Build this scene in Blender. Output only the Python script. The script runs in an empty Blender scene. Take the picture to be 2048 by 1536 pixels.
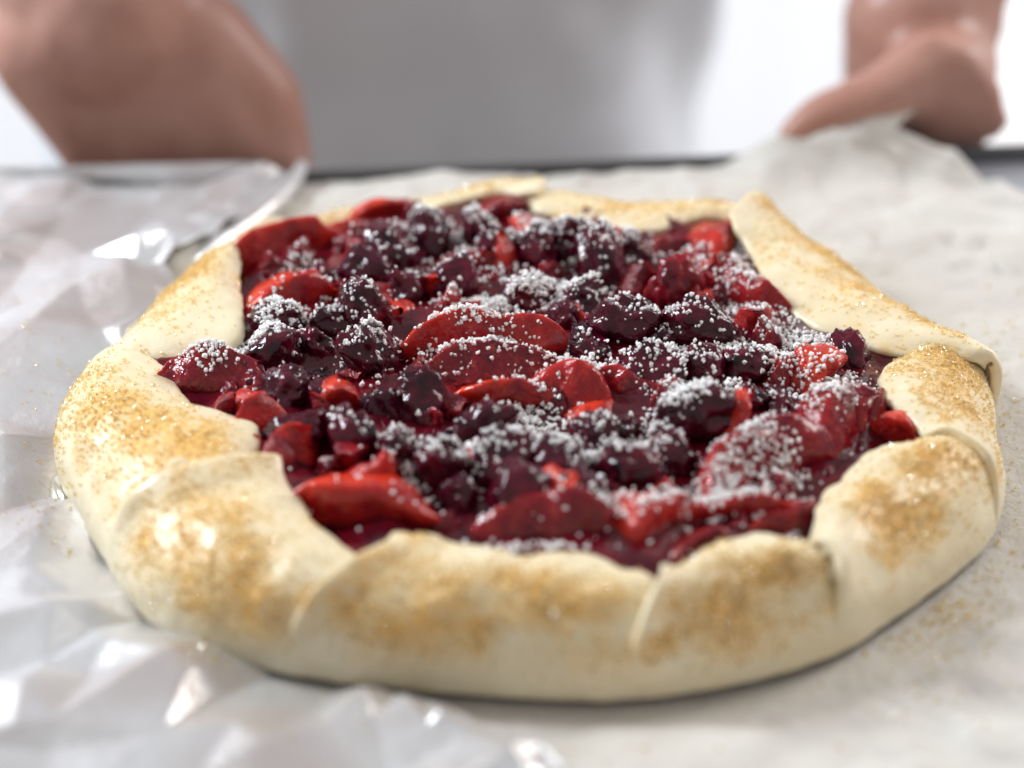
import bpy, bmesh, math, random
import numpy as np
from mathutils import Vector, Matrix, Euler, noise
from mathutils.bvhtree import BVHTree
from mathutils.geometry import delaunay_2d_cdt

random.seed(7); rng = np.random.default_rng(7)
S = bpy.context.scene
COL = S.collection

# ------------------------------------------------------------------ camera
PITCH = math.radians(28.0); FPX = 5000.0; DIST = 0.74
CAM = Vector((0.0, -DIST*math.cos(PITCH), DIST*math.sin(PITCH)))
cd = bpy.data.cameras.new('camera'); cam = bpy.data.objects.new('camera', cd); COL.objects.link(cam)
cam.location = CAM; cam.rotation_euler = (math.pi/2-PITCH, 0, 0)
cd.sensor_width = 17.3; cd.lens = FPX/2048*17.3
cd.clip_start = 0.01; cd.clip_end = 50
cd.dof.use_dof = True; cd.dof.focus_distance = 0.693; cd.dof.aperture_fstop = 2.2
S.camera = cam

# ------------------------------------------------------------------ room light and window lamps
W = bpy.data.worlds.new('World'); S.world = W; W.use_nodes = True
bg = W.node_tree.nodes['Background']; bg.inputs[0].default_value = (1.0, 0.97, 0.95, 1); bg.inputs[1].default_value = 0.40

def area(name, loc, target, sx, sy, power, color):
    l = bpy.data.lights.new(name, 'AREA'); l.shape = 'RECTANGLE'; l.size = sx; l.size_y = sy
    l.energy = power; l.color = color
    o = bpy.data.objects.new(name, l); COL.objects.link(o); o.location = loc
    o.rotation_euler = (Vector(target)-Vector(loc)).to_track_quat('-Z', 'Y').to_euler()
    return o
area('window_light_right', (1.15, 0.65, 0.85), (0, 0.05, 0), 0.5, 0.7, 13, (1.0, 0.98, 0.96))
area('window_light_left', (-1.10, 0.42, 0.80), (0, 0, 0), 0.27, 0.4, 21, (0.88, 0.95, 1.0))

S.view_settings.view_transform = 'Standard'; S.view_settings.look = 'None'
S.view_settings.exposure = 0.18; S.view_settings.gamma = 1.0; S.view_settings.use_curve_mapping = False
S.render.engine = 'CYCLES'
S.cycles.use_denoising = True
S.cycles.max_bounces = 8; S.cycles.diffuse_bounces = 3; S.cycles.glossy_bounces = 3; S.cycles.transmission_bounces = 5
S.cycles.caustics_reflective = False; S.cycles.caustics_refractive = False
S.cycles.sample_clamp_indirect = 4.0

# ------------------------------------------------------------------ helpers
def U(px, py, z=0.0):
    """point at height z that the photograph shows at pixel px, py (2048 x 1536)"""
    a, b = (px-1024)/FPX, (768-py)/FPX
    d = Vector((a, math.cos(PITCH)+b*math.sin(PITCH), -math.sin(PITCH)+b*math.cos(PITCH)))
    t = (z-CAM.z)/d.z
    return CAM+d*t

def UY(px, py, y):
    """point in the upright plane at depth y"""
    a, b = (px-1024)/FPX, (768-py)/FPX
    d = Vector((a, math.cos(PITCH)+b*math.sin(PITCH), -math.sin(PITCH)+b*math.cos(PITCH)))
    t = (y-CAM.y)/d.y
    return CAM+d*t

def tag(o, label=None, cat=None, group=None, kind=None):
    if label: o['label'] = label
    if cat: o['category'] = cat
    if group: o['group'] = group
    if kind: o['kind'] = kind
    return o

def empty(name, loc=(0, 0, 0)):
    o = bpy.data.objects.new(name, None); COL.objects.link(o); o.location = loc; o.empty_display_size = 0.05
    return o

def mesh_obj(name, verts, faces, mat, parent=None, smooth=True):
    me = bpy.data.meshes.new(name)
    if isinstance(verts, np.ndarray): verts = verts.tolist()
    if isinstance(faces, np.ndarray): faces = faces.tolist()
    me.from_pydata(verts, [], faces); me.update()
    if smooth: me.polygons.foreach_set('use_smooth', [True]*len(me.polygons))
    if mat: me.materials.append(mat)
    o = bpy.data.objects.new(name, me); COL.objects.link(o)
    if parent: o.parent = parent
    return o

def grid_faces(nu, nv, wrap=False):
    f = []
    for i in range(nu if wrap else nu-1):
        for j in range(nv-1):
            a, b = i*nv+j, ((i+1) % nu)*nv+j
            f.append((a, b, b+1, a+1))
    return f

def fbm(p, s, seed=0.0, o=4):
    return noise.fractal(Vector((p[0]*s+seed, p[1]*s-seed*1.7, p[2]*s+seed*.6)), 1.0, 2.0, o)

def sm(a, b, x):
    t = np.clip((x-a)/(b-a), 0, 1); return t*t*(3-2*t)

def catmull(P, n):
    """resample a polyline of points with a Catmull-Rom spline"""
    P = [np.array(p, float) for p in P]
    seg = [np.linalg.norm(P[i+1]-P[i]) for i in range(len(P)-1)]
    cum = np.concatenate([[0], np.cumsum(seg)])
    out = []
    for t in np.linspace(0, cum[-1], n):
        k = min(max(np.searchsorted(cum, t)-1, 0), len(P)-2)
        u = (t-cum[k])/max(seg[k], 1e-9)
        p0, p1, p2, p3 = P[max(k-1, 0)], P[k], P[k+1], P[min(k+2, len(P)-1)]
        out.append(.5*((2*p1)+(-p0+p2)*u+(2*p0-5*p1+4*p2-p3)*u*u+(-p0+3*p1-3*p2+p3)*u**3))
    return np.array(out)

# ------------------------------------------------------------------ materials
class NT:
    def __init__(s, name):
        s.m = bpy.data.materials.new(name); s.m.use_nodes = True
        s.t = s.m.node_tree; s.b = s.t.nodes['Principled BSDF']
    def n(s, ty, **kw):
        x = s.t.nodes.new(ty)
        for k, v in kw.items(): setattr(x, k, v)
        return x
    def l(s, a, b): s.t.links.new(a, b)
    def noise(s, scale, detail=4, rough=.6, coord='Object', lo=None, hi=None):
        tc = s.n('ShaderNodeTexCoord'); nz = s.n('ShaderNodeTexNoise')
        nz.inputs['Scale'].default_value = scale; nz.inputs['Detail'].default_value = detail
        nz.inputs['Roughness'].default_value = rough; s.l(tc.outputs[coord], nz.inputs['Vector'])
        out = nz.outputs['Fac']
        if lo is not None:
            r = s.n('ShaderNodeMapRange'); r.inputs[1].default_value = lo; r.inputs[2].default_value = hi
            s.l(out, r.inputs[0]); out = r.outputs[0]
        return out
    def mix(s, fac, a, b):
        m = s.n('ShaderNodeMix', data_type='RGBA')
        if isinstance(fac, float): m.inputs[0].default_value = fac
        else: s.l(fac, m.inputs[0])
        for i, v in ((6, a), (7, b)):
            if isinstance(v, tuple): m.inputs[i].default_value = (*v, 1)
            else: s.l(v, m.inputs[i])
        return m.outputs[2]
    def bump(s, h, strength, dist):
        b = s.n('ShaderNodeBump'); b.inputs['Strength'].default_value = strength; b.inputs['Distance'].default_value = dist
        s.l(h, b.inputs['Height']); s.l(b.outputs[0], s.b.inputs['Normal'])
    def set(s, **kw):
        for k, v in kw.items():
            s.b.inputs[k.replace('_', ' ')].default_value = v

def attr(N, name):
    a = N.n('ShaderNodeAttribute'); a.attribute_name = name; return a.outputs['Fac']

def mat_dough():
    N = NT('dough')
    f = N.noise(90, 3, .6, lo=.3, hi=.7)
    cream = N.mix(f, (.82, .70, .47), (.87, .77, .56))
    sug = attr(N, 'sugar')
    nz = N.noise(260, 3, .7, lo=.25, hi=.65)
    m = N.n('ShaderNodeMath', operation='MULTIPLY'); N.l(sug, m.inputs[0]); N.l(nz, m.inputs[1])
    m2 = N.n('ShaderNodeMath', operation='ADD', use_clamp=True); N.l(m.outputs[0], m2.inputs[0])
    m3 = N.n('ShaderNodeMath', operation='MULTIPLY'); N.l(sug, m3.inputs[0]); m3.inputs[1].default_value = .35; N.l(m3.outputs[0], m2.inputs[1])
    c = N.mix(m2.outputs[0], cream, (.86, .53, .16))
    N.l(c, N.b.inputs['Base Color'])
    N.set(Roughness=.46, Specular_IOR_Level=.38, Subsurface_Weight=.2, Subsurface_Radius=(.006, .004, .002), Subsurface_Scale=.5, Coat_Weight=.35, Coat_Roughness=.24)
    N.bump(N.noise(420, 5, .7), .28, .0009)
    return N.m

def mat_fruit(name, c1, c2, c3, scale, rough, sss, bumpd, rimc=None, stain=None, bs=4, spec=.45):
    N = NT(name)
    oi = N.n('ShaderNodeObjectInfo')
    a = N.mix(N.noise(scale, 4, .6, lo=.35, hi=.68), c1, c2)
    if rimc: a = N.mix(attr(N, 'rim'), a, rimc)
    r = N.n('ShaderNodeMapRange'); r.inputs[3].default_value = 0; r.inputs[4].default_value = .75
    N.l(oi.outputs['Random'], r.inputs[0])
    a = N.mix(r.outputs[0], a, c3)
    if stain:   # juice of the berries soaked in unevenly
        a = N.mix(N.noise(2.6, 5, .7, lo=.42, hi=.66), a, stain)
        pale = N.noise(13, 5, .75, lo=.52, hi=.9); a = N.mix(pale, a, (.62, .10, .06))
    N.l(a, N.b.inputs['Base Color'])
    N.set(Roughness=rough, Specular_IOR_Level=spec, Subsurface_Weight=sss, Subsurface_Radius=(.008, .0012, .001), Subsurface_Scale=.6)
    N.bump(N.noise(scale*bs, 3, .55), .5, bumpd)
    return N.m

def mat_sugar(name, col, rough, spec, clear=0.0):
    """light passes through the crystals: diffuse and translucent in equal parts under a glossy skin"""
    N = NT(name); N.t.nodes.remove(N.b)
    d = N.n('ShaderNodeBsdfDiffuse'); d.inputs[0].default_value = (*col, 1)
    t = N.n('ShaderNodeBsdfTranslucent'); t.inputs[0].default_value = (*col, 1)
    g = N.n('ShaderNodeBsdfGlossy'); g.inputs['Roughness'].default_value = rough
    m1 = N.n('ShaderNodeMixShader'); m1.inputs[0].default_value = .45; N.l(d.outputs[0], m1.inputs[1]); N.l(t.outputs[0], m1.inputs[2])
    m2 = N.n('ShaderNodeMixShader'); m2.inputs[0].default_value = spec; N.l(m1.outputs[0], m2.inputs[1]); N.l(g.outputs[0], m2.inputs[2])
    tp = N.n('ShaderNodeBsdfTransparent'); tp.inputs[0].default_value = (.98, .93, .82, 1)
    m3 = N.n('ShaderNodeMixShader'); m3.inputs[0].default_value = clear; N.l(m1.outputs[0], m3.inputs[1]); N.l(tp.outputs[0], m3.inputs[2])
    N.l(m3.outputs[0], m2.inputs[1])
    N.l(m2.outputs[0], N.t.nodes['Material Output'].inputs[0])
    return N.m

def mat_white():
    N = NT('white_sugar')
    N.set(Base_Color=(.97, .96, .955, 1), Roughness=.35, Specular_IOR_Level=.4, Subsurface_Weight=1.0, Subsurface_Radius=(1, 1, 1), Subsurface_Scale=.00045)
    return N.m

def mat_paper():
    N = NT('parchment')
    f = N.noise(14, 4, .6, lo=.35, hi=.65)
    N.l(N.mix(f, (.60, .565, .52), (.68, .655, .615)), N.b.inputs['Base Color'])
    N.set(Roughness=.5, Specular_IOR_Level=.35)
    N.bump(N.noise(110, 5, .65), .7, .0022)
    return N.m

def mat_foil():
    N = NT('tinted_foil')
    f = N.noise(22, 3, .5, lo=.35, hi=.65)
    N.l(N.mix(f, (.66, .61, .60), (.86, .88, .91)), N.b.inputs['Base Color'])  # mauve and blue-white room reflections blended into the foil colour
    N.set(Metallic=.62, Roughness=.33, Specular_IOR_Level=.6)
    N.bump(N.noise(150, 5, .65), .35, .0016)
    return N.m

def mat_plain(name, c, rough, bs=None, bd=.0005, metal=0, c2=None, cs=30):
    N = NT(name); N.set(Base_Color=(*c, 1), Roughness=rough, Metallic=metal)
    if c2: N.l(N.mix(N.noise(cs, 4, .6, lo=.35, hi=.65), c, c2), N.b.inputs['Base Color'])
    if bs: N.bump(N.noise(bs, 4, .6), .4, bd)
    return N.m

def mat_skin():
    N = NT('skin')
    N.l(N.mix(N.noise(28, 4, .6, lo=.35, hi=.65), (.44, .215, .165), (.52, .29, .235)), N.b.inputs['Base Color'])
    N.set(Roughness=.42, Specular_IOR_Level=.5, Subsurface_Weight=.2, Subsurface_Radius=(.01, .004, .002), Subsurface_Scale=.5)
    N.bump(N.noise(500, 3, .6), .2, .0005)
    return N.m

M = dict(
    dough=mat_dough(),
    slice=mat_fruit('stained_fruit', (.20, .005, .012), (.46, .012, .014), (.20, .004, .016), 4, .11, .3, .0014, (.50, .018, .014), (.11, .002, .015)),
    bright=mat_fruit('bright_fruit', (.44, .009, .011), (.66, .024, .012), (.44, .009, .012), 4, .12, .35, .0010, (.84, .060, .016), (.24, .005, .013)),
    berry=mat_fruit('dark_berry', (.006, .0006, .004), (.15, .003, .022), (.045, .0015, .012), 1.3, .06, .03, .0007, spec=.45),
    lump=mat_fruit('berry_flesh', (.05, .0015, .010), (.32, .007, .018), (.16, .004, .014), 1.4, .07, .25, .0008),
    mash=mat_fruit('berry_mash', (.025, .001, .006), (.17, .004, .012), (.10, .003, .010), 90, .05, .25, .0006),
    sugar=mat_white(),
    raw=mat_sugar('raw_sugar', (1.0, .85, .50), .10, .09, .70),
    paper=mat_paper(), foil=mat_foil(),
    tray=mat_plain('shaded_rim_metal', (.20, .20, .21), .4, 200, .0003, .6),  # shade of the backlit rim put into a darker copy of the pan metal
    pan=mat_plain('pan_metal', (.44, .46, .52), .4, 200, .0003, .5),
    counter=mat_plain('counter_stone', (.35, .34, .33), .4, None, c2=(.28, .27, .27)),
    shirt=mat_plain('grey_shirt', (.74, .78, .86), .9, 900, .0004, c2=(.79, .83, .90), cs=9),
    skin=mat_skin(),
    frame=mat_plain('white_frame_paint', (.75, .75, .75), .4),
    floor=mat_plain('floor_board', (.42, .36, .30), .5, c2=(.36, .30, .24), cs=4),
)
N = NT('daylight_pane'); N.set(Base_Color=(.8, .8, .8, 1), Emission_Color=(.95, .97, 1, 1), Emission_Strength=.75); M['pane'] = N.m
N = NT('sheer_curtain')
tr = N.n('ShaderNodeBsdfTranslucent'); tr.inputs[0].default_value = (.82, .83, .86, 1)
df = N.n('ShaderNodeBsdfDiffuse'); df.inputs[0].default_value = (.8, .8, .82, 1)
mx = N.n('ShaderNodeMixShader'); mx.inputs[0].default_value = .92
N.l(df.outputs[0], mx.inputs[1]); N.l(tr.outputs[0], mx.inputs[2]); N.l(mx.outputs[0], N.t.nodes['Material Output'].inputs[0]); M['curtain'] = N.m
N = NT('syrup'); N.set(Base_Color=(.46, .42, .20, 1), Roughness=.12, Transmission_Weight=.6, IOR=1.36); M['syrup'] = N.m

# ------------------------------------------------------------------ pastry outline on the tray
CEN = np.array(U(1060, 800, 0.0))[:2]
outl_px = [  # px, py, height of that silhouette point, outward shift to the foot
    (110, 850, .012, 0), (113, 900, .010, 0), (130, 970, .006, 0), (165, 1040, .003, 0), (215, 1130, .002, 0), (265, 1220, .002, 0), (330, 1278, .002, 0), (430, 1318, .002, 0),
    (540, 1352, .002, 0), (680, 1376, .002, 0), (850, 1393, .002, 0), (1000, 1403, .002, 0), (1180, 1412, .002, 0), (1320, 1406, .002, 0), (1450, 1384, .002, 0),
    (1600, 1348, .002, 0), (1710, 1300, .002, 0), (1800, 1232, .003, 0), (1890, 1160, .004, 0), (1960, 1095, .006, 0), (1998, 1020, .009, 0), (2005, 950, .011, 0),
    (1992, 870, .014, 0), (1985, 790, .018, .001), (1965, 720, .022, .004), (1880, 650, .024, .006), (1800, 598, .025, .007), (1740, 550, .026, .008), (1660, 490, .026, .009),
    (1560, 458, .025, .010), (1400, 415, .025, .011), (1250, 392, .025, .011), (1130, 388, .025, .011), (1000, 372, .026, .011), (880, 405, .022, .010),
    (760, 425, .016, .008), (660, 448, .014, .006), (560, 486, .014, .005), (470, 510, .020, .006), (360, 568, .022, .006), (285, 620, .022, .005), (215, 690, .020, .003), (150, 765, .016, .001)]
th, rr = [], []
for px, py, z, sh in outl_px:
    p = np.array(U(px, py, z))[:2]-CEN
    th.append(math.atan2(p[1], p[0])); rr.append(np.linalg.norm(p)+sh)
th, rr = np.array(th), np.array(rr); o_ = np.argsort(th); th, rr = th[o_], rr[o_]
TH = np.concatenate([th-2*math.pi, th, th+2*math.pi]); RR = np.concatenate([rr]*3)
_t = np.linspace(-math.pi, math.pi, 721)[:-1]; _r = np.interp(_t, TH, RR)
k = np.exp(-np.linspace(-2, 2, 25)**2); k /= k.sum()
_r = np.convolve(np.concatenate([_r[-12:], _r, _r[:12]]), k, 'valid')
def rad(t):
    t = (np.asarray(t)+math.pi) % (2*math.pi)-math.pi
    return np.interp(t, np.append(_t, math.pi), np.append(_r, _r[0]))
def outline(t, z=0.0, out=0.0):
    r = rad(t)+out
    return np.array([CEN[0]+r*math.cos(t), CEN[1]+r*math.sin(t), z])
def angle_of(px, py, z=.003):
    p = np.array(U(px, py, z))[:2]-CEN; return math.atan2(p[1], p[0])
def tart_mask(x, y, m0=.0, m1=.03):
    """0 under the tart, 1 well away from it"""
    d = np.hypot(x-CEN[0], y-CEN[1])-rad(np.arctan2(y-CEN[1], x-CEN[0]))
    return sm(m0, m1, d)

# ------------------------------------------------------------------ galette: crust
BASE_Z = 0.0026
galette = tag(empty('galette', (CEN[0], CEN[1], BASE_Z)), 'unbaked fruit galette with pleated sugared crust and dark berry filling on the tray', 'galette')
GLOC = np.array(galette.location)
def child(o, parent):
    """parent o without moving it (everything is built in world coordinates)"""
    o.parent = parent
    inv = Matrix.Identity(4)
    p = parent
    while p: inv = p.matrix_basis.inverted() @ inv if False else inv; p = p.parent
    o.matrix_parent_inverse = Matrix.Translation(-Vector(GLOC)) if parent_root(parent) is galette and parent is galette else Matrix.Identity(4)
    return o
def parent_root(p):
    while p.parent: p = p.parent
    return p

# folds, counter-clockwise from the front: inner edge pixels, height, foot pixels, lift at start and end, crest, sugar patches (u, s, su, ss, amount)
FOLDS = [
 dict(inner=[(850, 1101, .0265), (885, 1092, .027), (960, 1097, .0275), (1050, 1109, .0275), (1110, 1102, .0275), (1175, 1100, .0275), (1240, 1122, .027), (1300, 1150, .0265), (1350, 1170, .026), (1400, 1180, .024)],
      foot=[(570, 1356), (1380, 1398)], lift=(.0034, -.003), crest=.008, sug=[(.38, .62, .16, .16, .8), (.1, .6, .1, .25, .6), (.62, .55, .2, .2, .9), (.25, .35, .2, .15, .6), (.8, .4, .1, .2, .6)]),
 dict(inner=[(1362, 1158, .026), (1380, 1130, .0265), (1412, 1098, .0275), (1455, 1075, .028), (1505, 1066, .0285), (1560, 1070, .0285), (1610, 1084, .0285), (1645, 1100, .0275), (1690, 1120, .025)],
      foot=[(1260, 1410), (1710, 1300)], lift=(.0032, -.004), crest=.010, sug=[(.35, .5, .2, .2, .9), (.12, .5, .1, .2, .5), (.7, .6, .18, .15, .8), (.5, .25, .2, .1, .4)]),
 dict(inner=[(1644, 1104, .0250), (1630, 1060, .0265), (1622, 1028, .0274), (1630, 992, .028), (1660, 964, .028), (1700, 930, .028), (1742, 904, .028), (1790, 886, .027), (1850, 873, .0255), (1885, 880, .023)],
      foot=[(1668, 1322), (1999, 1010)], lift=(.0044, -.0035), crest=.010, sug=[(.5, .55, .22, .2, 1.0), (.65, .7, .2, .15, .8), (.35, .6, .12, .2, .9)]),
 dict(inner=[(1848, 874, .0255), (1830, 860, .026), (1795, 833, .027), (1768, 802, .0275), (1756, 768, .0275), (1762, 735, .027), (1800, 714, .0255), (1850, 705, .022)],
      foot=[(1975, 1078), (1970, 735)], lift=(.0024, -.002), crest=.008, sug=[(.45, .6, .25, .25, .9), (.7, .75, .2, .2, .7)]),
 dict(inner=[(1968, 742, .020), (1950, 724, .024), (1880, 711, .026), (1780, 704, .026), (1700, 681, .026), (1640, 660, .026), (1580, 622, .0265), (1540, 577, .027), (1503, 520, .028), (1478, 470, .030), (1468, 446, .031)],
      foot=[(1992, 860), (1620, 470)], lift=(.0012, .004), crest=.009, sug=[(.5, .5, .25, .25, 1.0), (.75, .45, .2, .3, 1.0), (.25, .5, .15, .25, .6)]),
 dict(inner=[(1560, 500, .021), (1480, 452, .0235), (1420, 438, .0245), (1380, 446, .0245), (1310, 460, .0245), (1240, 465, .0245), (1170, 446, .025), (1100, 430, .0255), (1040, 414, .025), (1000, 408, .023)],
      foot=[(1680, 500), (1010, 380)], lift=(-.003, -.003), crest=.007, sug=[(.4, .4, .3, .35, 1.0), (.65, .4, .3, .3, .9)]),
 dict(inner=[(1075, 402, .0255), (1040, 394, .0265), (1000, 384, .0265), (930, 402, .0245), (870, 416, .0225), (815, 418, .020), (770, 432, .016)],
      foot=[(1100, 385), (730, 428)], lift=(.003, -.002), crest=.005, sug=[(.3, .45, .3, .3, .8)]),
 dict(inner=[(840, 420, .016), (760, 440, .014), (690, 452, .014), (620, 482, .014), (560, 500, .014), (500, 512, .017), (470, 530, .018)],
      foot=[(850, 410), (450, 512)], lift=(0, -.002), crest=.004, sug=[(.5, .5, .3, .3, .2)]),
 dict(inner=[(520, 480, .017), (484, 500, .022), (484, 550, .0255), (491, 610, .027), (492, 655, .027), (482, 686, .0265), (445, 704, .026), (402, 715, .0245), (366, 732, .0225), (340, 752, .0195)],
      foot=[(520, 495), (118, 830)], lift=(.002, -.0005), crest=.008, sug=[(.45, .5, .22, .25, .9), (.6, .45, .2, .2, .8), (.3, .45, .1, .2, .4)]),
 dict(inner=[(320, 732, .0215), (352, 742, .0235), (374, 788, .0255), (412, 811, .027), (462, 824, .0275), (505, 840, .028), (526, 876, .028), (532, 915, .027), (556, 950, .025), (590, 975, .022)],
      foot=[(122, 815), (360, 1292)], lift=(.0006, -.0035), crest=.010, sug=[(.65, .6, .22, .22, 1.0), (.4, .6, .2, .2, .7), (.8, .75, .15, .15, .9), (.25, .4, .2, .3, .6)]),
 dict(inner=[(528, 950, .0285), (562, 918, .0310), (582, 966, .0285), (610, 1000, .0285), (640, 1045, .028), (682, 1082, .0275), (732, 1110, .027), (780, 1132, .026), (830, 1150, .023)],
      foot=[(222, 1146), (690, 1377)], lift=(.0036, -.003), crest=.009, sug=[(.45, .6, .2, .2, 1.0), (.12, .6, .12, .28, .7), (.3, .4, .15, .2, .6), (.6, .4, .2, .15, .6), (.7, .25, .12, .1, .4)]),
]
# the dough under the folds: a sheet that rolls up into a wall all round
qa, qr, qz = [], [], []
for F in FOLDS:
    for x, y, z in F['inner'][2:-2]:
        p = np.array(U(x, y, z)); qa.append(math.atan2(p[1]-CEN[1], p[0]-CEN[0])); qr.append(np.hypot(p[0]-CEN[0], p[1]-CEN[1])); qz.append(z)
o_ = np.argsort(qa); qa, qr, qz = np.array(qa)[o_], np.array(qr)[o_], np.array(qz)[o_]
QA = np.concatenate([qa-2*math.pi, qa, qa+2*math.pi]); QR = np.concatenate([qr]*3); QZ = np.concatenate([qz]*3)
NA, NC = 240, 16
dv = []
for a in np.linspace(-math.pi, math.pi, NA, endpoint=False):
    b = outline(a, BASE_Z, -.0012); ro = rad(a)
    r1 = min(np.interp(a, QA, QR)+.004, ro-.010)
    q = np.array([CEN[0]+r1*math.cos(a), CEN[1]+r1*math.sin(a), np.interp(a, QA, QZ)-.006])
    h = np.array([math.cos(a), math.sin(a), 0]); L = ro-r1
    p1 = b+h*.0040+np.array([0, 0, .016]); p2 = q+h*L*.6+np.array([0, 0, .006])
    for t in np.linspace(0, 1, NC-2): dv.append(tuple((1-t)**3*b+3*(1-t)**2*t*p1+3*(1-t)*t*t*p2+t**3*q))
    dv.append(tuple(np.append(q[:2]+h[:2]*.002, .004))); dv.append((CEN[0]+h[0]*.01, CEN[1]+h[1]*.01, .0035))
crust = mesh_obj('crust', dv, grid_faces(NA, NC, True), M['dough']); child(crust, galette)

NU, NS = 64, 30
grain_sites = []          # where raw sugar crystals lie: (position, normal)
fold_top = []
for fi, F in enumerate(FOLDS):
    Q = catmull([np.array(U(x, y, z)) for x, y, z in F['inner']], NU)
    a0, a1 = angle_of(*F['foot'][0]), angle_of(*F['foot'][1])
    while a1 < a0: a1 += 2*math.pi
    us = np.linspace(0, 1, NU)
    P = np.zeros((NU, NS, 3)); SG = np.zeros((NU, NS))
    for i, u in enumerate(us):
        b = outline(a0+(a1-a0)*u, BASE_Z)
        q = Q[i]
        q = q+np.array([fbm(q, 160, fi), fbm(q, 160, fi+9), 0])*.0009
        h = b-q; h[2] = 0; L = np.linalg.norm(h); h /= L
        p1 = b+h*.0045+np.array([0, 0, .017])
        p2 = q+h*L*.60; p2[2] = q[2]+F['crest']
        ss = np.linspace(0, 1, NS)**.95
        for j, s in enumerate(ss):
            c = (1-s)**3*b+3*(1-s)**2*s*p1+3*(1-s)*s*s*p2+s**3*q
            P[i, j] = c
            g = 0
            for (cu, cs, su, s2, am) in F['sug']:
                g += am*math.exp(-((u-cu)/su)**2-((s-cs)/s2)**2)
            SG[i, j] = g
    du = np.gradient(P, axis=0); ds = np.gradient(P, axis=1)
    Nn = np.cross(du, ds); Nn /= np.linalg.norm(Nn, axis=2, keepdims=True)+1e-12
    if Nn[NU//2, NS//2, 2] < 0: Nn = -Nn
    ss = np.linspace(0, 1, NS)
    ramp = sm(.15, .5, ss)
    l0, l1 = F['lift']
    lu = l0*np.exp(-(us/.09)**2)+l1*np.exp(-((1-us)/.14)**2)
    P = P+Nn*(lu[:, None]*ramp[None, :])[..., None]
    for i in range(NU):
        for j in range(NS):
            p = P[i, j]
            n1 = fbm(p, 38, 3.1, 3)*.0016*ramp[j]+fbm(p, 120, 5.3+fi, 3)*.0005+fbm(p, 300, 1.3, 2)*.00012
            P[i, j] = p+Nn[i, j]*n1
            nz = fbm(p, 70, 8.8, 4)
            SG[i, j] = np.clip(SG[i, j]*(.75+.9*nz)+.9*max(0, fbm(p, 95, 2.9, 3)-.22)*sm(.1, .3, ss[j]), 0, 1)
    fold_top.append((P, Nn, SG))
    o = mesh_obj('fold', P.reshape(-1, 3), grid_faces(NU, NS), M['dough'])
    at = o.data.attributes.new('sugar', 'FLOAT', 'POINT'); at.data.foreach_set('value', SG.reshape(-1).astype(np.float32))
    # outward side must be the top for the solidify below
    o.data.update()
    nsum = sum(pl.normal.z for pl in o.data.polygons)
    if nsum < 0: o.data.flip_normals()
    md = o.modifiers.new('thickness', 'SOLIDIFY'); md.thickness = .0036; md.offset = -1
    md = o.modifiers.new('round', 'SUBSURF'); md.levels = 1; md.render_levels = 1
    child(o, crust)
    # crystals
    for _ in range(13000):
        i = random.randrange(2, NU-3); j = random.randrange(3, NS-2)
        if random.random() < (SG[i, j]**1.2)*.55+.012:
            a, b2 = random.random(), random.random()
            p = P[i, j]*(1-a)*(1-b2)+P[i+1, j]*a*(1-b2)+P[i, j+1]*(1-a)*b2+P[i+1, j+1]*a*b2
            grain_sites.append((p, Nn[i, j]))

# ------------------------------------------------------------------ galette: fruit
filling = mesh_obj('filling', [], [], None)
bpy.data.objects.remove(filling)
# the bed of mashed fruit
nr, na = 34, 160
bv = []
for i in range(nr):
    for j in range(na):
        a = 2*math.pi*j/na; r = (rad(a)-.012)*(i/(nr-1))
        p = np.array([CEN[0]+r*math.cos(a), CEN[1]+r*math.sin(a), 0])
        f = i/(nr-1)
        z = .0222+.005*(1-f*f)+.0030*fbm(p, 60, 2.2, 4)+.0008*fbm(p, 200, 4.2, 3)
        z = z*(1-sm(.90, 1.0, f)*.75)
        bv.append((p[0], p[1], max(z, .004)))
bf = []
for i in range(nr-1):
    for j in range(na):
        bf.append((i*na+j, (i+1)*na+j, (i+1)*na+(j+1) % na, i*na+(j+1) % na))
filling = mesh_obj('filling', bv, bf, M['mash']); child(filling, galette)

def ico(sub):
    bm = bmesh.new(); bmesh.ops.create_icosphere(bm, subdivisions=sub, radius=1)
    v = np.array([x.co[:] for x in bm.verts]); f = [tuple(q.index for q in p.verts) for p in bm.faces]; bm.free()
    return v, f
ICO4 = ico(4); ICO1 = ico(1); ICO3 = ico(3)

def berry_mesh(seed, mat, mush=.22):
    r_ = np.random.default_rng(seed)
    v, f = ICO4; v = v.copy()
    n = 44
    i = np.arange(n)+.5; ph = np.arccos(1-2*i/n); tt = math.pi*(1+5**.5)*i
    c = np.stack([np.cos(tt)*np.sin(ph), np.sin(tt)*np.sin(ph), np.cos(ph)], 1)+r_.normal(0, .2, (n, 3))
    c /= np.linalg.norm(c, axis=1, keepdims=True)
    hgt = r_.uniform(.1, 1.0, n); size = r_.uniform(.22, .46, n)
    d = np.arccos(np.clip(v @ c.T, -1, 1))/size
    b = (np.sqrt(np.clip(1-d*d, 0, 1))*hgt).max(1)
    out = []
    for q, bb in zip(v, b):
        w = q+np.array([fbm(q, 1.6, seed+20, 2), fbm(q, 1.6, seed+31, 2), fbm(q, 1.6, seed+47, 2)])*.2
        m = fbm(w, 1.1, seed*3.7, 2)*mush-abs(fbm(w, 2.2, seed*1.3+5, 2))*mush*.9
        r = .86+.20*bb+m+fbm(q, 9, seed+.5, 2)*.025
        out.append(q*max(r, .35))
    out = np.array(out)*np.array([1.1, .9, .80])
    me = bpy.data.meshes.new('blackberry'); me.from_pydata(out.tolist(), [], f); me.update()
    me.polygons.foreach_set('use_smooth', [True]*len(f)); me.materials.append(mat)
    return me
BERRY = [berry_mesh(s, M['berry'], .2+.03*(s % 3)) for s in range(1, 9)]
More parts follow.
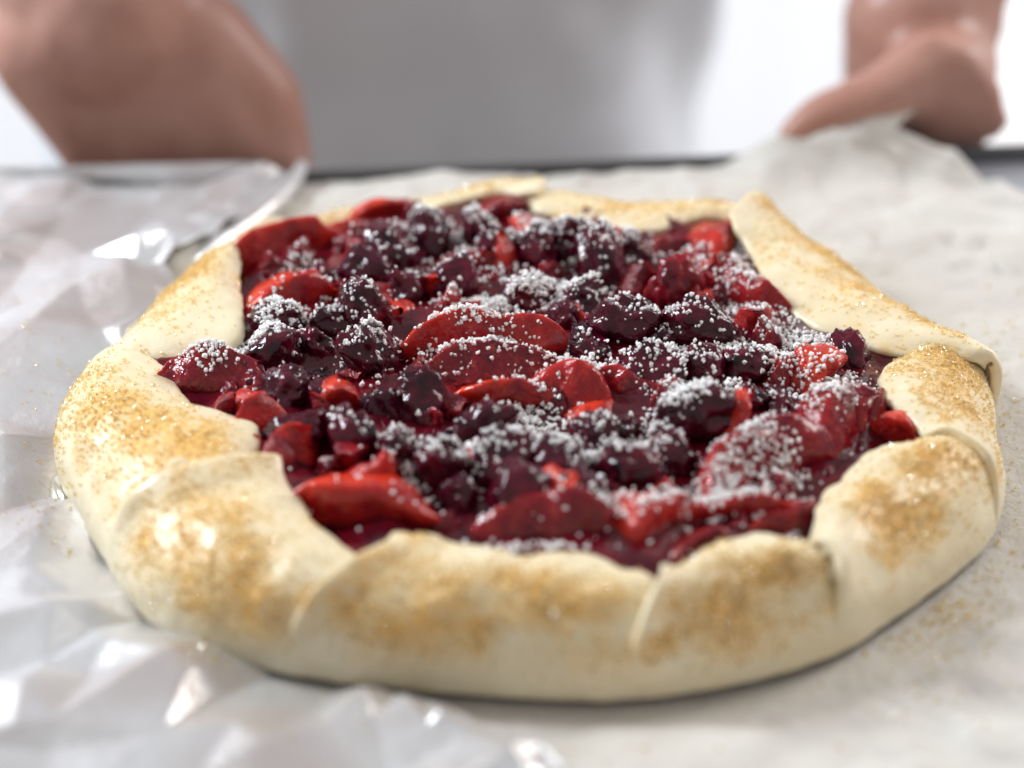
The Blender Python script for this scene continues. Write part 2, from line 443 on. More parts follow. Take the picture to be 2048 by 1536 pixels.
CHUNK = [berry_mesh(s, M['lump'], .34) for s in range(11, 16)]

def slice_mesh(seed, mat, H=.45, T=.3, conc=.12):
    """a half-moon fruit slice of length 1: skin arc on top, two flat cut faces running down to the thin core edge"""
    n = 26
    V, A = [], []
    prof = [(-.10, 0, 0), (-.35, .03, 0), (-.55, .25, 0), (-.80, .60, .05), (-.97, .86, .5), (-.95, .94, .9), (-.60, 1.0, 1), (0, 1.02, 1),
            (.60, 1.0, 1), (.95, .94, .9), (.97, .86, .5), (.80, .60, .05), (.55, .25, 0), (.35, .03, 0), (.10, 0, 0)]
    m = len(prof)
    for i in range(n):
        t = -math.cos(math.pi*i/(n-1)); e = math.sqrt(max(1-abs(t)**2.3, 0.0))
        e = max(e, .12) if abs(t) > .995 else e; zt = H*.85*e; zb = conc*H*e*e
        for (py_, pz_, rm) in prof:
            p = np.array([t*.5, py_*T*.58*(.25+.75*e), zb+(zt-zb)*pz_-.0])
            d = fbm(p, 3.0, seed*1.7, 3)*.09; d2 = fbm(p, 2.6, seed*2.3+7, 3)*.10; d3 = fbm(p, 9, seed, 3)*.018
            V.append((p[0]+d, p[1]+d2+d3, p[2]-H*.5+d*.6+d3)); A.append(np.clip(rm+.35*fbm(p, 5, seed, 2), 0, 1))
    F = [(i*m+j, (i+1)*m+j, (i+1)*m+(j+1) % m, i*m+(j+1) % m) for i in range(n-1) for j in range(m)]
    me = bpy.data.meshes.new('fruit_slice'); me.from_pydata(V, [], F); me.update()
    me.polygons.foreach_set('use_smooth', [True]*len(F)); me.materials.append(mat)
    at = me.attributes.new('rim', 'FLOAT', 'POINT'); at.data.foreach_set('value', np.array(A, np.float32))
    return me

fruit_objs = [filling]
def put(name, me, px, py, z, scale, rot):
    o = bpy.data.objects.new(name, me); COL.objects.link(o)
    o.location = U(px, py, z); o.rotation_euler = [math.radians(a) for a in rot]
    o.scale = scale if hasattr(scale, '__len__') else (scale,)*3
    child(o, filling); fruit_objs.append(o)
    return o
# slices: px, py, z, length m, height ratio, thickness ratio, rotation (roll, pitch, yaw), bright?
SL = [
 (965, 668, .0315, .048, .36, .36, (-38, 2, 6), 1), (965, 748, .0290, .042, .46, .32, (-62, 3, 8), 0), (1145, 788, .0285, .027, .85, .50, (-50, 6, -14), 1),
 (1000, 815, .0245, .042, .36, .45, (-40, 4, 8), 1), (740, 1010, .025, .050, .40, .44, (-28, 4, -10), 1), (580, 595, .026, .036, .50, .4, (-20, -8, 22), 1),
 (765, 432, .021, .026, .6, .5, (-20, 0, 10), 1), (1430, 500, .025, .028, .7, .5, (-30, -25, 80), 1), (1490, 590, .026, .034, .6, .45, (-70, 0, 110), 0),
 (1638, 742, .0285, .020, .95, .55, (0, 12, 60), 1), (1600, 775, .023, .034, .6, .5, (-50, 10, 20), 0), (1272, 1068, .022, .026, .8, .6, (-12, -60, 40), 1),
 (1450, 1040, .021, .044, .44, .4, (-25, 0, 6), 1), (1500, 935, .0255, .046, .52, .46, (-66, 0, 40), 0), (1665, 855, .026, .032, .8, .5, (-40, -20, 60), 0),
 (1712, 838, .025, .021, .8, .5, (-10, -50, 60), 0), (1800, 860, .025, .018, .8, .6, (-20, 0, -30), 1), (440, 755, .026, .034, .6, .4, (-62, 0, -16), 0),
 (672, 788, .0305, .012, 1.0, .9, (-10, -10, 15), 1), (505, 812, .027, .012, 1.0, .9, (-10, 0, 40), 1), (565, 508, .0205, .040, .42, .5, (-55, 0, 16), 1),
 (1462, 872, .027, .026, .6, .35, (-20, -60, 70), 1), (1110, 1080, .0190, .050, .40, .5, (-60, 0, 0), 0), (1010, 425, .023, .024, .6, .5, (-20, 0, 20), 0),
 (1560, 1060, .020, .036, .5, .4, (-30, 0, 25), 0), (860, 760, .022, .03, .6, .5, (-50, 0, 40), 0), (1515, 645, .022, .022, .6, .5, (-70, 0, -30), 0),
 (1250, 810, .022, .036, .6, .4, (-50, 0, -20), 0), (800, 1110, .018, .014, .8, .7, (-10, 0, 10), 0), (1400, 1110, .019, .03, .6, .5, (-40, 0, 30), 0),
 (690, 480, .022, .026, .6, .5, (-40, 0, 30), 1), (950, 545, .024, .030, .5, .4, (-40, 0, -10), 0), (1320, 520, .022, .03, .5, .4, (-40, 0, 20), 0),
]
for k_, (px, py, z, L, H, T, rot, br) in enumerate(SL):
    put('fruit_slice', slice_mesh(100+k_, M['bright'] if br else M['slice'], H, T), px, py, z-.0015, L, rot)
# small chopped bits between the larger pieces
r9 = random.Random(21); BITS = [slice_mesh(200+q, M['bright'] if q % 3 == 0 else M['slice'], r9.uniform(.6, .95), r9.uniform(.5, .9)) for q in range(7)]
for k_ in range(64):
    a = r9.uniform(0, 2*math.pi); r = (rad(a)-(.046 if math.sin(a) > .3 else .036))*math.sqrt(r9.random())
    o = bpy.data.objects.new('fruit_bit', BITS[k_ % 7]); COL.objects.link(o)
    o.location = (CEN[0]+r*math.cos(a), CEN[1]+r*math.sin(a), .0245+r9.uniform(0, .0035)*(1-r/.13)); o.rotation_euler = [r9.uniform(0, 6.3) for _ in range(3)]
    o.scale = (r9.uniform(.009, .017),)*3; child(o, filling); fruit_objs.append(o)
# berries: px, py, radius px, extra height
BR = [(780, 505, 70, 4), (850, 478, 62, 4), (955, 462, 46, 6), (1005, 500, 56, 3), (1080, 500, 58, 4), (1135, 488, 54, 4), (730, 548, 58, 3), (640, 560, 45, 2), (905, 570, 62, 3),
 (560, 645, 62, 3), (540, 705, 66, 4), (722, 625, 66, 6), (670, 655, 50, 3), (742, 712, 74, 6), (640, 700, 50, 1), (575, 775, 62, 4), (640, 800, 56, 1), (600, 868, 72, 2), (700, 880, 70, 3),
 (835, 805, 66, 4), (765, 830, 55, 1), (960, 855, 70, 3), (1065, 590, 52, 5), (1172, 602, 56, 5), (1205, 520, 74, 6), (1270, 505, 48, 3), (1250, 655, 76, 5), (1400, 655, 70, 6),
 (1320, 690, 50, 2), (1300, 750, 76, 4), (1405, 745, 62, 4), (1485, 735, 62, 4), (1400, 825, 80, 7), (1490, 800, 50, 2), (1190, 880, 60, 2), (1010, 925, 76, 4), (1105, 930, 74, 3),
 (885, 935, 66, 3), (1255, 940, 70, 4), (1345, 905, 66, 3), (1160, 990, 70, 2), (785, 905, 56, 3), (1040, 1005, 84, 2), (1700, 712, 52, 1), (1175, 700, 55, 2), (820, 590, 55, 2), (1130, 650, 50, 3),
 (1560, 820, 44, 0), (1240, 860, 46, 1), (920, 1000, 52, 0), (1320, 1000, 46, 0), (500, 760, 40, 1)]
for k_, (px, py, r, e) in enumerate(BR):
    z = .0245+e*.0009
    d = (U(px, py, z)-CAM).length
    sc = r/FPX*d*1.06
    put('blackberry', BERRY[k_ % len(BERRY)], px, py, z, (sc, sc*random.uniform(.9, 1.1), sc*random.uniform(.8, 1.0)), [random.uniform(0, 360) for _ in range(3)])
# red mashed lumps
CH = [(1350, 582, 74, 6), (600, 525, 50, 1), (690, 500, 44, 1), (540, 545, 40, 0), (1440, 600, 40, 1), (1530, 690, 50, 2), (460, 790, 40, 1), (1130, 835, 50, 1), (870, 850, 44, 2), (660, 940, 44, 1),
      (1600, 900, 60, 1), (1560, 990, 60, 0), (1420, 960, 50, 0), (1180, 780, 30, 0), (1000, 560, 46, 1), (1500, 470, 30, 0), (1330, 470, 46, -2), (1180, 455, 46, -2), (900, 440, 40, -1), (830, 440, 36, -2), (1640, 960, 40, -2),
      (1480, 1080, 50, -2), (880, 1080, 50, -3), (1230, 1000, 44, 0), (1660, 790, 36, 2), (760, 965, 44, 1), (680, 590, 40, 1), (1110, 560, 40, 2), (780, 660, 34, 1), (1380, 700, 40, 2)]
for k_, (px, py, r, e) in enumerate(CH):
    z = .0225+e*.0009
    sc = r/FPX*(U(px, py, z)-CAM).length
    put('berry_lump', CHUNK[k_ % len(CHUNK)], px, py, z, (sc, sc*.9, sc*.75), [random.uniform(0, 360) for _ in range(3)])

# ------------------------------------------------------------------ sugar
bpy.context.view_layer.update()
def bvh_of(objs):
    Vs, Fs, off = [], [], 0
    for o in objs:
        me = o.data; n = len(me.vertices)
        co = np.empty(n*3); me.vertices.foreach_get('co', co); co = co.reshape(-1, 3)
        mw = np.array(o.matrix_world)
        Vs.append(co @ mw[:3, :3].T+mw[:3, 3])
        for p in me.polygons: Fs.append([v+off for v in p.vertices])
        off += n
    return BVHTree.FromPolygons(np.concatenate(Vs).tolist(), Fs)
BF = bvh_of(fruit_objs)

def grains(name, sites, size, mat, kind='crystal'):
    """one mesh of many separate crystals lying at the given (position, normal) sites"""
    bv_, bf_ = ICO1
    if kind == 'cube':
        bv_ = np.array([(x, y, z) for x in (-1, 1) for y in (-1, 1) for z in (-1, 1)])*.62
        bf_ = [(0, 1, 3, 2), (4, 6, 7, 5), (0, 4, 5, 1), (2, 3, 7, 6), (0, 2, 6, 4), (1, 5, 7, 3)]
    nv = len(bv_); Fa = np.array(bf_)
    V, F = [], []
    for k, (p, nrm) in enumerate(sites):
        s = size*random.choice((.55, .8, 1, 1, 1.2, 1.5))*random.uniform(.85, 1.15)
        v = bv_*(1+rng.uniform(-.42, .42, (nv, 1)))*np.array([1, random.uniform(.7, 1), random.uniform(.6, .9)])
        R = np.array(Euler((random.uniform(0, 6.3), random.uniform(0, 6.3), random.uniform(0, 6.3))).to_matrix())
        V.append(v @ R.T*s+np.asarray(p)+np.asarray(nrm)*s*.45); F.append(Fa+k*nv)
    return mesh_obj(name, np.concatenate(V), np.concatenate(F), mat, smooth=False)

PATCH = [(960, 715, 100, 30, 560), (990, 605, 100, 14, 420), (1120, 598, 60, 22, 220), (1170, 580, 50, 22, 160), (1200, 492, 75, 32, 330), (1080, 480, 60, 28, 170), (835, 462, 95, 24, 260), (950, 470, 50, 40, 120),
 (560, 645, 65, 36, 260), (520, 690, 50, 30, 160), (430, 722, 45, 18, 130), (700, 635, 60, 40, 100), (740, 715, 60, 40, 110), (1400, 795, 65, 36, 420), (1340, 860, 60, 34, 150), (1150, 735, 70, 26, 340),
 (1480, 705, 55, 32, 180), (1560, 725, 36, 34, 200), (1600, 672, 60, 18, 140), (1350, 672, 60, 34, 80), (1480, 580, 40, 70, 150), (1540, 640, 50, 30, 110), (1515, 925, 85, 55, 230), (1450, 985, 80, 30, 220),
 (1100, 895, 150, 34, 260), (900, 925, 120, 32, 200), (1250, 900, 80, 34, 220), (1060, 815, 60, 34, 140), (560, 505, 60, 16, 120), (1660, 760, 80, 34, 130), (1650, 820, 60, 26, 120), (1280, 1010, 120, 24, 90),
 (1000, 1075, 150, 12, 90), (800, 885, 60, 18, 60), (1250, 640, 60, 40, 90), (1300, 740, 60, 40, 90), (1380, 520, 50, 30, 120), (900, 540, 150, 30, 140)]
sites = []
tries = [(x, y) for (cx, cy, sx, sy, n) in PATCH for x, y in zip(rng.normal(cx, sx*.58, int(n*1.75)), rng.normal(cy, sy*.58, int(n*1.75)))]
tries += [(rng.uniform(480, 1720), rng.uniform(430, 1080)) for _ in range(450)]
for x, y in tries:
    p = U(x, y, .028)
    if np.hypot(p.x-CEN[0], p.y-CEN[1]) > rad(math.atan2(p.y-CEN[1], p.x-CEN[0]))-.03: continue
    hit, nrm, _, _ = BF.ray_cast(Vector((p.x, p.y, .2)), Vector((0, 0, -1)))
    if hit is None or nrm.z < random.uniform(.1, .6): continue
    sites.append((np.array(hit)+np.array([0, 0, random.choice([0, 0, 0, .0004, .0008])]), np.array(nrm)))
so = grains('white_sugar', sites, .00052, M['sugar']); child(so, galette); so['kind'] = 'stuff'
so2 = grains('raw_sugar', grain_sites, .00037, M['raw'], 'cube'); child(so2, galette); so2['kind'] = 'stuff'
print('grains', len(sites), len(grain_sites))

# ------------------------------------------------------------------ paper, foil, tray
def crumple_field(spacing, amp, x0, x1, y0, y1, seed):
    r_ = random.Random(seed)
    pts = [Vector((r_.uniform(x0, x1), r_.uniform(y0, y1))) for _ in range(int((x1-x0)*(y1-y0)/spacing**2))]
    pts += [Vector((x, y)) for x in (x0-.05, x1+.05) for y in (y0-.05, y1+.05)]
    v, e, f, *_ = delaunay_2d_cdt(pts, [], [], 0, 1e-6)
    vs = [(p.x, p.y, r_.uniform(0, amp)) for p in v]
    t = BVHTree.FromPolygons(vs, [tuple(q) for q in f])
    def h(x, y):
        hit = t.ray_cast(Vector((x, y, 1)), Vector((0, 0, -1)))[0]
        return hit.z if hit else 0
    return h
c1 = crumple_field(.036, .0085, -.4, .3, -.4, .25, 3)
c2 = crumple_field(.014, .0012, -.4, .3, -.4, .25, 5)
c3 = crumple_field(.023, .0050, -.4, .3, -.4, .25, 8)
c4 = crumple_field(.008, .0016, -.4, .3, -.4, .25, 9)

farL, farR = U(450, 345, .006), U(1300, 314, .006)
TROT = math.atan2(farR.y-farL.y, farR.x-farL.x); YF = (farL.y+farR.y)/2
def far_y(x): return YF+math.tan(TROT)*(x-(farL.x+farR.x)/2)

# parchment: right edge runs diagonally, far corner stands up against the rim
back = [(700, 322), (1000, 318), (1330, 310), (1450, 306), (1570, 294), (1680, 274), (1785, 250)]
bx = [UY(a, b, far_y(0)-.003) for a, b in back]; bxs = [p.x for p in bx]; bzs = [0, 0, 0, .001]+[max(p.z, .003) for p in bx[4:]]
re_ = sorted([(U(2048, 402, .003).y, U(2048, 402, .003).x), (U(1960, 374, .003).y, U(1960, 374, .003).x), (U(1900, 346, .004).y, U(1900, 346, .004).x),
              (U(1832, 304, .007).y, U(1832, 304, .007).x), (far_y(0)-.003, bxs[-1])])
def right_edge(y):
    ys, xs = zip(*re_)
    if y < ys[0]: return xs[0]+(ys[0]-y)*.55
    return float(np.interp(y, ys, xs))
# glossy crumpled sheet on the left, its far edge curling up
edge_px = [(640, 300, .004), (602, 335, .007), (560, 380, .007), (500, 432, .007), (430, 486, .006), (330, 560, .003), (420, 700, .001), (600, 1000, .001), (760, 1395, .001), (1080, 1536, .001), (1200, 1700, .001)]
ep = sorted([(U(a, b, c).y, U(a, b, c).x) for a, b, c in edge_px]); eys, exs = zip(*ep)
nx, ny = 190, 170
V = []
for j in range(ny):
    tj = j/(ny-1)
    for i in range(nx):
        ti = i/(nx-1)
        x = .1
        for _ in range(3):
            yf = far_y(x)-.003+.003*fbm((x, 0, 0), 22, 6.2, 4)
            y = -.36+tj*(yf+.36)
            x1 = right_edge(y)+.0045*fbm((y, 0, 0), 70, 3, 4)
            xl = float(np.interp(y, eys, exs))-.016
            x = xl+ti*(x1-xl)
        m = float(tart_mask(x, y, -.004, .03))
        z = .0004+m*(c3(x, y)*1.1+c4(x, y)*(1.3+1.6*sm(.04, .09, y))+.0014*abs(fbm((x, y, 0), 40, 1.5, 3)))*(1-.6*sm(yf-.01, yf, y))
        z += (sm(yf-.034, yf, y)**1.5)*float(np.interp(x, bxs, bzs))+.0045*math.exp(-((x+.086)/.006)**2)*sm(yf-.012, yf, y)
        V.append((x, y, z))
paper = mesh_obj('parchment_sheet', V, [(j*nx+i, j*nx+i+1, (j+1)*nx+i+1, (j+1)*nx+i) for j in range(ny-1) for i in range(nx-1)], M['paper'])
md = paper.modifiers.new('thickness', 'SOLIDIFY'); md.thickness = .00012; md.offset = -1
tag(paper, 'matte off-white baking paper lining the tray with a ragged raised corner under the thumb', 'baking paper')

r7 = random.Random(12)
YT = far_y(-.15)+.003
def edge_x(y): return float(np.interp(y, eys, exs))+.001*fbm((y, 0, 0), 60, 1, 3)
fp = []
for _ in range(2600):
    y = r7.uniform(-.34, YT-.002); x = r7.uniform(-.335, edge_x(y)-.012)
    dm = .0045+.013*min(max(.5+1.1*noise.noise(Vector((x*40, y*40, 4))), 0), 1)
    if all((((x-a)*.62+(y-b)*.78)*.7)**2+(-(x-a)*.78+(y-b)*.62)**2 > dm*dm*.75 for a, b in fp): fp.append((x, y))
ys = np.linspace(-.36, YT, 90)
for y in ys:
    for d in (.0, .004, .009): fp.append((edge_x(y)-d, y+(0 if d == 0 else r7.uniform(-.001, .001) if -.355 < y < YT-.002 else 0)))
    fp.append((-.345, y))
fp += [(x, y) for x in np.linspace(-.34, edge_x(YT)-.012, 24) for y in (YT, YT-.007)]+[(x, -.36) for x in np.linspace(-.34, edge_x(-.36)-.012, 16)]
ca_, sa_ = math.cos(.9), math.sin(.9)        # folds run long in one direction
cv, ce, cf, *_ = delaunay_2d_cdt([Vector(((x*ca_+y*sa_)*.7, -x*sa_+y*ca_)) for x, y in fp], [], [], 0, 1e-7)
cv = [Vector((p.x/.7*ca_-p.y*sa_, p.x/.7*sa_+p.y*ca_)) for p in cv]
big = crumple_field(.045, .006, -.4, .3, -.4, .25, 17)
V = []
for p in cv:
    x, y = p.x, p.y; xe = edge_x(y); m = float(tart_mask(x, y, -.004, .012))
    z = .0012+float(tart_mask(x, y, -.004, .03))*(c3(x, y)*1.1+c4(x, y)*1.3+.0016)*sm(xe-.034, xe-.016, x)
    z += m*(1-.55*sm(.08, .13, y))*(r7.uniform(0, .0062)*(1-sm(xe-.012, xe-.003, x)*.8)+big(x, y))
    z += .0030*sm(YT-.012, YT-.003, y)*sm(-.14, -.16, x)
    V.append((x, y, z))
F = [tuple(t) for t in cf if sum(cv[q].x for q in t)/len(t) < edge_x(sum(cv[q].y for q in t)/len(t))+.0004]
foil = mesh_obj('foil_sheet', V, F, M['foil'])
if sum(pl.normal.z for pl in foil.data.polygons) < 0: foil.data.flip_normals()
md = foil.modifiers.new('fine', 'SUBSURF'); md.subdivision_type = 'SIMPLE'; md.levels = 3; md.render_levels = 3
md = foil.modifiers.new('soft', 'SMOOTH'); md.factor = .4; md.iterations = 1
md = foil.modifiers.new('thickness', 'SOLIDIFY'); md.thickness = .0001; md.offset = -1
rp = catmull([np.array(U(a, b, c)) for a, b, c in [(606, 329, .0085), (584, 368, .0080), (545, 409, .0075), (492, 452, .007), (432, 492, .006), (372, 534, .0045)]], 40)
V = []
for i in range(40):
    t = rp[min(i+1, 39)]-rp[max(i-1, 0)]; t /= np.linalg.norm(t); sd = np.array([t[1], -t[0], 0]); w = .0034*(1-.45*abs(i/20-1)**2)*(1+.15*fbm(rp[i], 200, 1, 2))
    for q in range(12):
        a = -.5+q/11*4.2; V.append(tuple(rp[i]+sd*w*math.cos(a)+np.array([0, 0, w*math.sin(a)])))
ro = mesh_obj('rolled_edge', V, grid_faces(40, 12), M['foil'], foil)
md = ro.modifiers.new('thickness', 'SOLIDIFY'); md.thickness = .0001
tag(foil, 'shiny crumpled silvery liner sheet with a curled edge left of the galette', 'foil')

# tray
tray = tag(empty('baking_tray', (0, 0, -.002)), 'metal baking tray under the paper, held at its far rim', 'tray')
tray.rotation_euler = (0, 0, TROT)
def box(name, x0, x1, y0, y1, z0, z1, mat, parent, bev=.0008):
    bm = bmesh.new(); bmesh.ops.create_cube(bm, size=1)
    for v in bm.verts: v.co = Vector((x0 if v.co.x < 0 else x1, y0 if v.co.y < 0 else y1, z0 if v.co.z < 0 else z1))
    if bev: bmesh.ops.bevel(bm, geom=bm.edges[:], offset=bev, segments=2, affect='EDGES')
    me = bpy.data.meshes.new(name); bm.to_mesh(me); bm.free(); me.materials.append(mat)
    o = bpy.data.objects.new(name, me); COL.objects.link(o); o.parent = parent
    return o
yt = far_y(0)
box('pan_floor', -.36, .36, -.42, yt, -.0012, .0008, M['pan'], tray)
def rail(name, pts, r):
    V, F = [], []
    m = 8
    for p, q in zip(pts[:-1], pts[1:]): pass
    d = (Vector(pts[-1])-Vector(pts[0])).normalized(); up = Vector((0, 0, 1)); sd = d.cross(up)
    for p in pts:
        for k in range(m):
            a = 2*math.pi*k/m; V.append(tuple(Vector(p)+sd*r*math.cos(a)+up*r*math.sin(a)))
    for i in range(len(pts)-1):
        for k in range(m): F.append((i*m+k, i*m+(k+1) % m, (i+1)*m+(k+1) % m, (i+1)*m+k))
    F.append(tuple(range(m))); F.append(tuple((len(pts)-1)*m+k for k in range(m-1, -1, -1)))
    return mesh_obj(name, V, F, M['tray'], tray)
box('rim_wall', -.36, .36, yt+.0005, yt+.0018, -.001, .0052, M['tray'], tray, .0003)
rail('rim', [(-.36, yt+.0020, .0054), (.36, yt+.0020, .0054)], .0013)
rail('rim', [(-.362, -.42, .0078), (-.362, yt, .0078)], .0018)
rail('rim', [(.362, -.42, .0078), (.362, yt, .0078)], .0018)

# counter
ct = box('counter', -1.1, 1.1, -.55, yt-.03, -.05, -.0045, M['counter'], None, .003); ct['kind'] = 'structure'

# spilled crystals on the paper
bpy.context.view_layer.update()
BP = bvh_of([paper, foil])
sp = []
SPILL = [(1990, 850, 40, 120, 150), (1880, 1240, 70, 40, 260), (1960, 1080, 60, 60, 140), (1750, 560, 60, 40, 20), (400, 1340, 40, 14, 60), (120, 1040, 50, 60, 60), (700, 1440, 60, 30, 14), (1850, 1360, 120, 60, 80), (600, 440, 40, 20, 40), (1180, 1480, 200, 40, 20), (90, 780, 40, 60, 30)]
for cx, cy, sx, sy, n in SPILL:
    for x, y in zip(rng.normal(cx, sx, n), rng.normal(cy, sy, n)):
        p = U(x, y, .001)
        if np.hypot(p.x-CEN[0], p.y-CEN[1]) < rad(math.atan2(p.y-CEN[1], p.x-CEN[0]))+.001: continue
        hit = BP.ray_cast(Vector((p.x, p.y, .2)), Vector((0, 0, -1)))[0]
        if hit: sp.append((np.array(hit), np.array([0, 0, 1.])))
o = grains('spilled_sugar', sp, .00045, M['raw'], 'cube'); tag(o, 'scattered brown sugar crystals spilled on the paper around the galette', 'sugar', kind='stuff')

# syrup bead at the left foot of the crust
v, f = ICO3
a_ = angle_of(140, 985, .003)
P0 = outline(a_, 0, .001); tdir = (outline(a_+.05)-outline(a_-.05)); tdir /= np.linalg.norm(tdir); odir = np.array([tdir[1], -tdir[0], 0])
V = [tuple(P0+tdir*q[0]*.011*(1-.25*q[1])+odir*q[1]*.0032+np.array([0, 0, max(0.0016, .002+q[2]*.0042)])) for q in v]
o = mesh_obj('syrup_bead', V, f, M['syrup']); tag(o, 'glassy bead of pale syrup leaking beside the left crust foot', 'syrup')

# ------------------------------------------------------------------ person
person = tag(empty('person', (-.06, .46, -.9)), 'person in a grey shirt standing behind the tray, bare forearms, hands holding its far edge', 'person')
pv, pf = [], []
def blob(p, r, rot=(0, 0, 0), dst=None, sub=ico(2)):
    D = dst if dst is not None else (pv, pf)
    R = np.array(Euler([math.radians(a) for a in rot]).to_matrix())
    r = np.array(r if hasattr(r, '__len__') else (r,)*3)
    n = len(D[0]); vv = (sub[0]*r) @ R.T+np.array(p)
    D[0].extend(vv.tolist()); D[1].extend([tuple(q+n for q in t) for t in sub[1]])
def limb(pts, dst=None):
    """pts: list of (point, radius)"""
    for (a, ra), (b, rb) in zip(pts[:-1], pts[1:]):
        a, b = np.array(a), np.array(b); L = np.linalg.norm(b-a); n = max(2, int(L/(min(ra, rb)*.35)))
        for t in np.linspace(0, 1, n): blob(a*(1-t)+b*t, ra*(1-t)+rb*t, dst=dst)
yr = yt
# hand at the right of the picture: thumb along the rim, fingers hooked over the far edge
T0 = UY(1585, 272, yr+.004); T1 = UY(1650, 236, yr+.008); T2 = UY(1760, 200, yr+.012); T3 = UY(1850, 150, yr+.022); T4 = UY(1905, 150, yr+.03)
limb([(T0, .0070), (T1, .0102), (T2, .0122), (T3, .0150), (T4, .0170)])
blob(UY(1880, 200, yr+.024), (.019, .015, .020), (0, 15, 0)); limb([(UY(1862, 100, yr+.020), .0075), (UY(1925, 125, yr+.018), .0080), (UY(1965, 185, yr+.016), .0075), (UY(1985, 245, yr+.014), .0065)])
limb([(UY(1985, 245, yr+.014), .0065), (UY(1930, 235, yr+.022), .011), (UY(1880, 240, yr+.026), .010)])
kn = [UY(1790, 215, yr+.036), UY(1850, 205, yr+.044), UY(1900, 215, yr+.05), UY(1950, 230, yr+.052)]
for k, q in enumerate(kn):
    q = np.array(q); r = [.0098, .0100, .0095, .0085][k]
    limb([(np.array(UY(1880, 120, yr+.05)), .016), (q, r*1.15), (q+np.array([-.012, -.004, -.024]), r), (q+np.array([-.018, -.020, -.038]), r*.92), (q+np.array([-.017, -.034, -.036]), r*.8)])
WR = np.array(UY(1845, 45, yr+.062)); EL = np.array([.245, yr+.20, .25]); SH = np.array([.13, yr+.33, .50])
limb([(np.array(UY(1880, 130, yr+.045)), .022), (WR, .027), (WR*.75+EL*.25, .031), (WR*.4+EL*.6, .039), (EL, .040), (EL*.5+SH*.5, .044), (SH, .052)])
blob(WR, (.031, .023, .026)); limb([(WR, .030), (np.array(UY(1805, 190, yr+.06)), .024)])
# hand at the left of the picture: back of the hand to the camera
LW = np.array(UY(225, 30, yr+.045)); LE = np.array([-.275, yr+.19, .26]); LS = np.array([-.25, yr+.33, .50])
limb([(LW, .037), (LW*.7+LE*.3, .040), (LW*.35+LE*.65, .043), (LE, .042), (LE*.5+LS*.5, .045), (LS, .052)])
for k, (x, y) in enumerate([(190, 255), (300, 262), (410, 268), (500, 285)]):
    q = np.array(UY(x, y+20, yr+.030-.002*k)); r = [.0105, .0115, .0115, .0105][k]
    limb([(LW+np.array([(-.022+.015*k), -.002, -.012]), .024), (q, r*1.5), (q+np.array([.004, -.002, -.022]), r), (q+np.array([.006, -.016, -.036]), r*.92), (q+np.array([.006, -.030, -.034]), r*.8)])
limb([(LW+np.array([.03, -.004, -.01]), .022), (np.array(UY(520, 200, yr+.034)), .0165), (np.array(UY(560, 300, yr+.026)), .0125), (np.array(UY(575, 350, yr+.018)), .010)])
blob(UY(330, 180, yr+.040), (.042, .022, .036), (0, 20, 0))
# trunk under the shirt
TX = -.062; TY = yr+.275
for z in np.linspace(-.35, .46, 14): blob((TX, TY, z), (.100, .075, .07))
limb([((TX, TY, .45), .07), (LS, .05)]); limb([((TX, TY, .45), .07), (SH, .05)])
limb([((TX, TY+.01, .5), .055), ((TX, TY, .60), .05)])
body = mesh_obj('body', pv, pf, M['skin'])
md = body.modifiers.new('skin', 'REMESH'); md.mode = 'VOXEL'; md.voxel_size = .0035; md.use_smooth_shade = True
md = body.modifiers.new('smooth', 'SMOOTH'); md.factor = .5; md.iterations = 7
def pchild(o):
    o.parent = person; o.matrix_parent_inverse = Matrix.Translation(-Vector(person.location))
pchild(body)
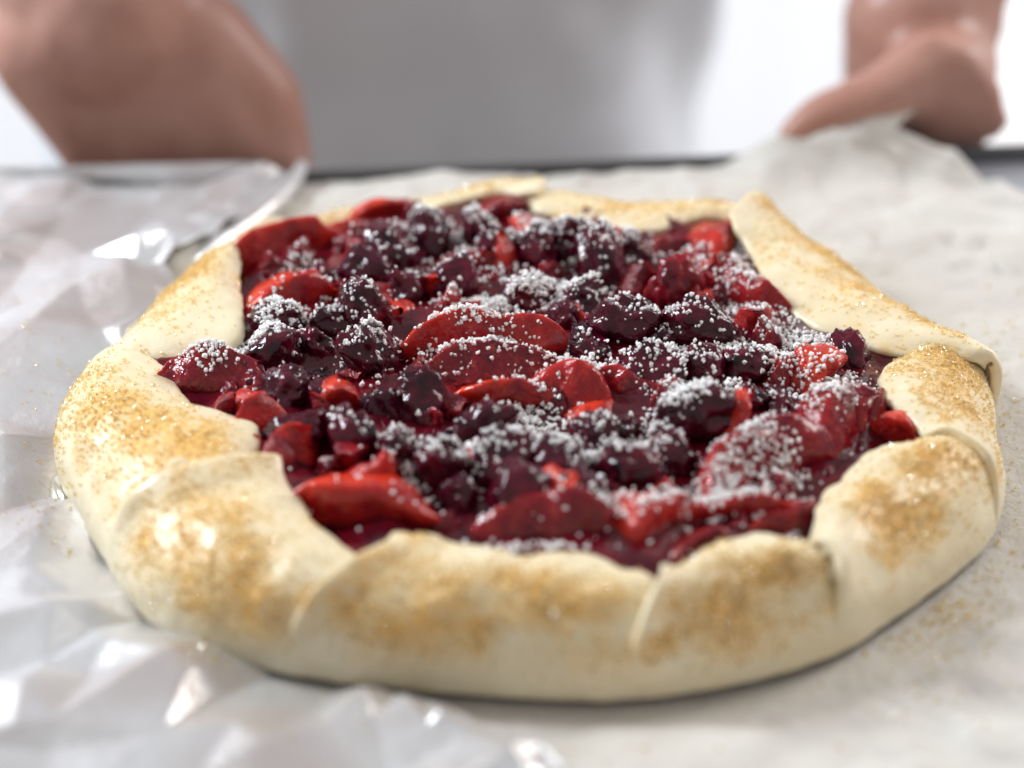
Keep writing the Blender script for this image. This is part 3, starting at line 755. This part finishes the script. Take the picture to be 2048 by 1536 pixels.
# shirt: loose tube round the trunk with soft folds, short sleeves
n, m = 60, 96
V = []
for i in range(n):
    z = -.42+i/(n-1)*.94
    hw = .150+.012*math.sin((z+.1)*5)+.02*sm(.2, .5, z)-.13*sm(.44, .56, z)
    hd = .106+.012*sm(-.1, -.4, z)-.05*sm(.44, .56, z)
    cx = TX
    for j in range(m):
        a = 2*math.pi*j/m
        p = np.array([cx+hw*math.copysign(abs(math.cos(a))**.72, math.cos(a)), TY+hd*math.copysign(abs(math.sin(a))**.8, math.sin(a)), z])
        if math.cos(a) > 0: p[0] -= math.cos(a)*.02*min(max(.02-z, 0), .09)
        w = .010*fbm((p[0]*1.2+p[2]*.5, p[1], p[2]*.55), 11, 2.0, 3)+.004*fbm(p, 30, 5, 2)
        p += np.array([math.cos(a), math.sin(a), 0])*w
        V.append(p)
F = [(i*m+j, i*m+(j+1) % m, (i+1)*m+(j+1) % m, (i+1)*m+j) for i in range(n-1) for j in range(m)]
shirt = mesh_obj('shirt', np.array(V), F, M['shirt']); pchild(shirt)
md = shirt.modifiers.new('thickness', 'SOLIDIFY'); md.thickness = .0015
for SHp, ELp in ((SH, EL), (LS, LE)):
    ax = Vector(SHp*.42+ELp*.58)-Vector(SHp); V = []
    q = ax.to_track_quat('Z', 'Y').to_matrix()
    for i in range(16):
        for j in range(28):
            a = 2*math.pi*j/28; r = .066+.003*math.sin(3*a+i*.4)
            V.append(tuple(Vector(SHp)+ax*(i/15*1.15-.15)+q @ Vector((r*math.cos(a), r*math.sin(a), 0))))
    sv = mesh_obj('sleeve', V, [(i*28+j, i*28+(j+1) % 28, (i+1)*28+(j+1) % 28, (i+1)*28+j) for i in range(15) for j in range(28)], M['shirt']); pchild(sv)
    md = sv.modifiers.new('thickness', 'SOLIDIFY'); md.thickness = .0015

# ------------------------------------------------------------------ bright window behind the person
win = tag(empty('window', (0, 1.75, -.88)), 'bright overexposed tall window behind the person', 'window')
box('pane', -1.3, 1.3, 0, .006, .05, 2.2, M['pane'], win, 0)
for x in (-1.3, .85, 1.3): box('frame', x-.03, x+.03, -.04, -.005, .0, 2.25, M['frame'], win, .003)
for z in (.0, 2.2): box('frame', -1.27, 1.27, -.035, -.006, z, z+.05, M['frame'], win, .003)
V = []
nx_, nz_ = 160, 20
for j in range(nz_):
    for i in range(nx_):
        x = -1.1+i/(nx_-1)*(1.1+.355); z = -.87+j/(nz_-1)*2.1
        V.append((x, 1.62+.012*math.sin(x*46+math.sin(x*9))+.003*math.sin(z*5+x*20), z))
cu = mesh_obj('curtain', V, [(j*nx_+i, j*nx_+i+1, (j+1)*nx_+i+1, (j+1)*nx_+i) for j in range(nz_-1) for i in range(nx_-1)], M['curtain'])
tag(cu, 'pale sheer curtain hanging in front of the bright window', 'curtain')
fl = box('floor', -2.5, 2.5, -1.5, 2.5, -.93, -.9, M['floor'], None, 0); fl['kind'] = 'structure'
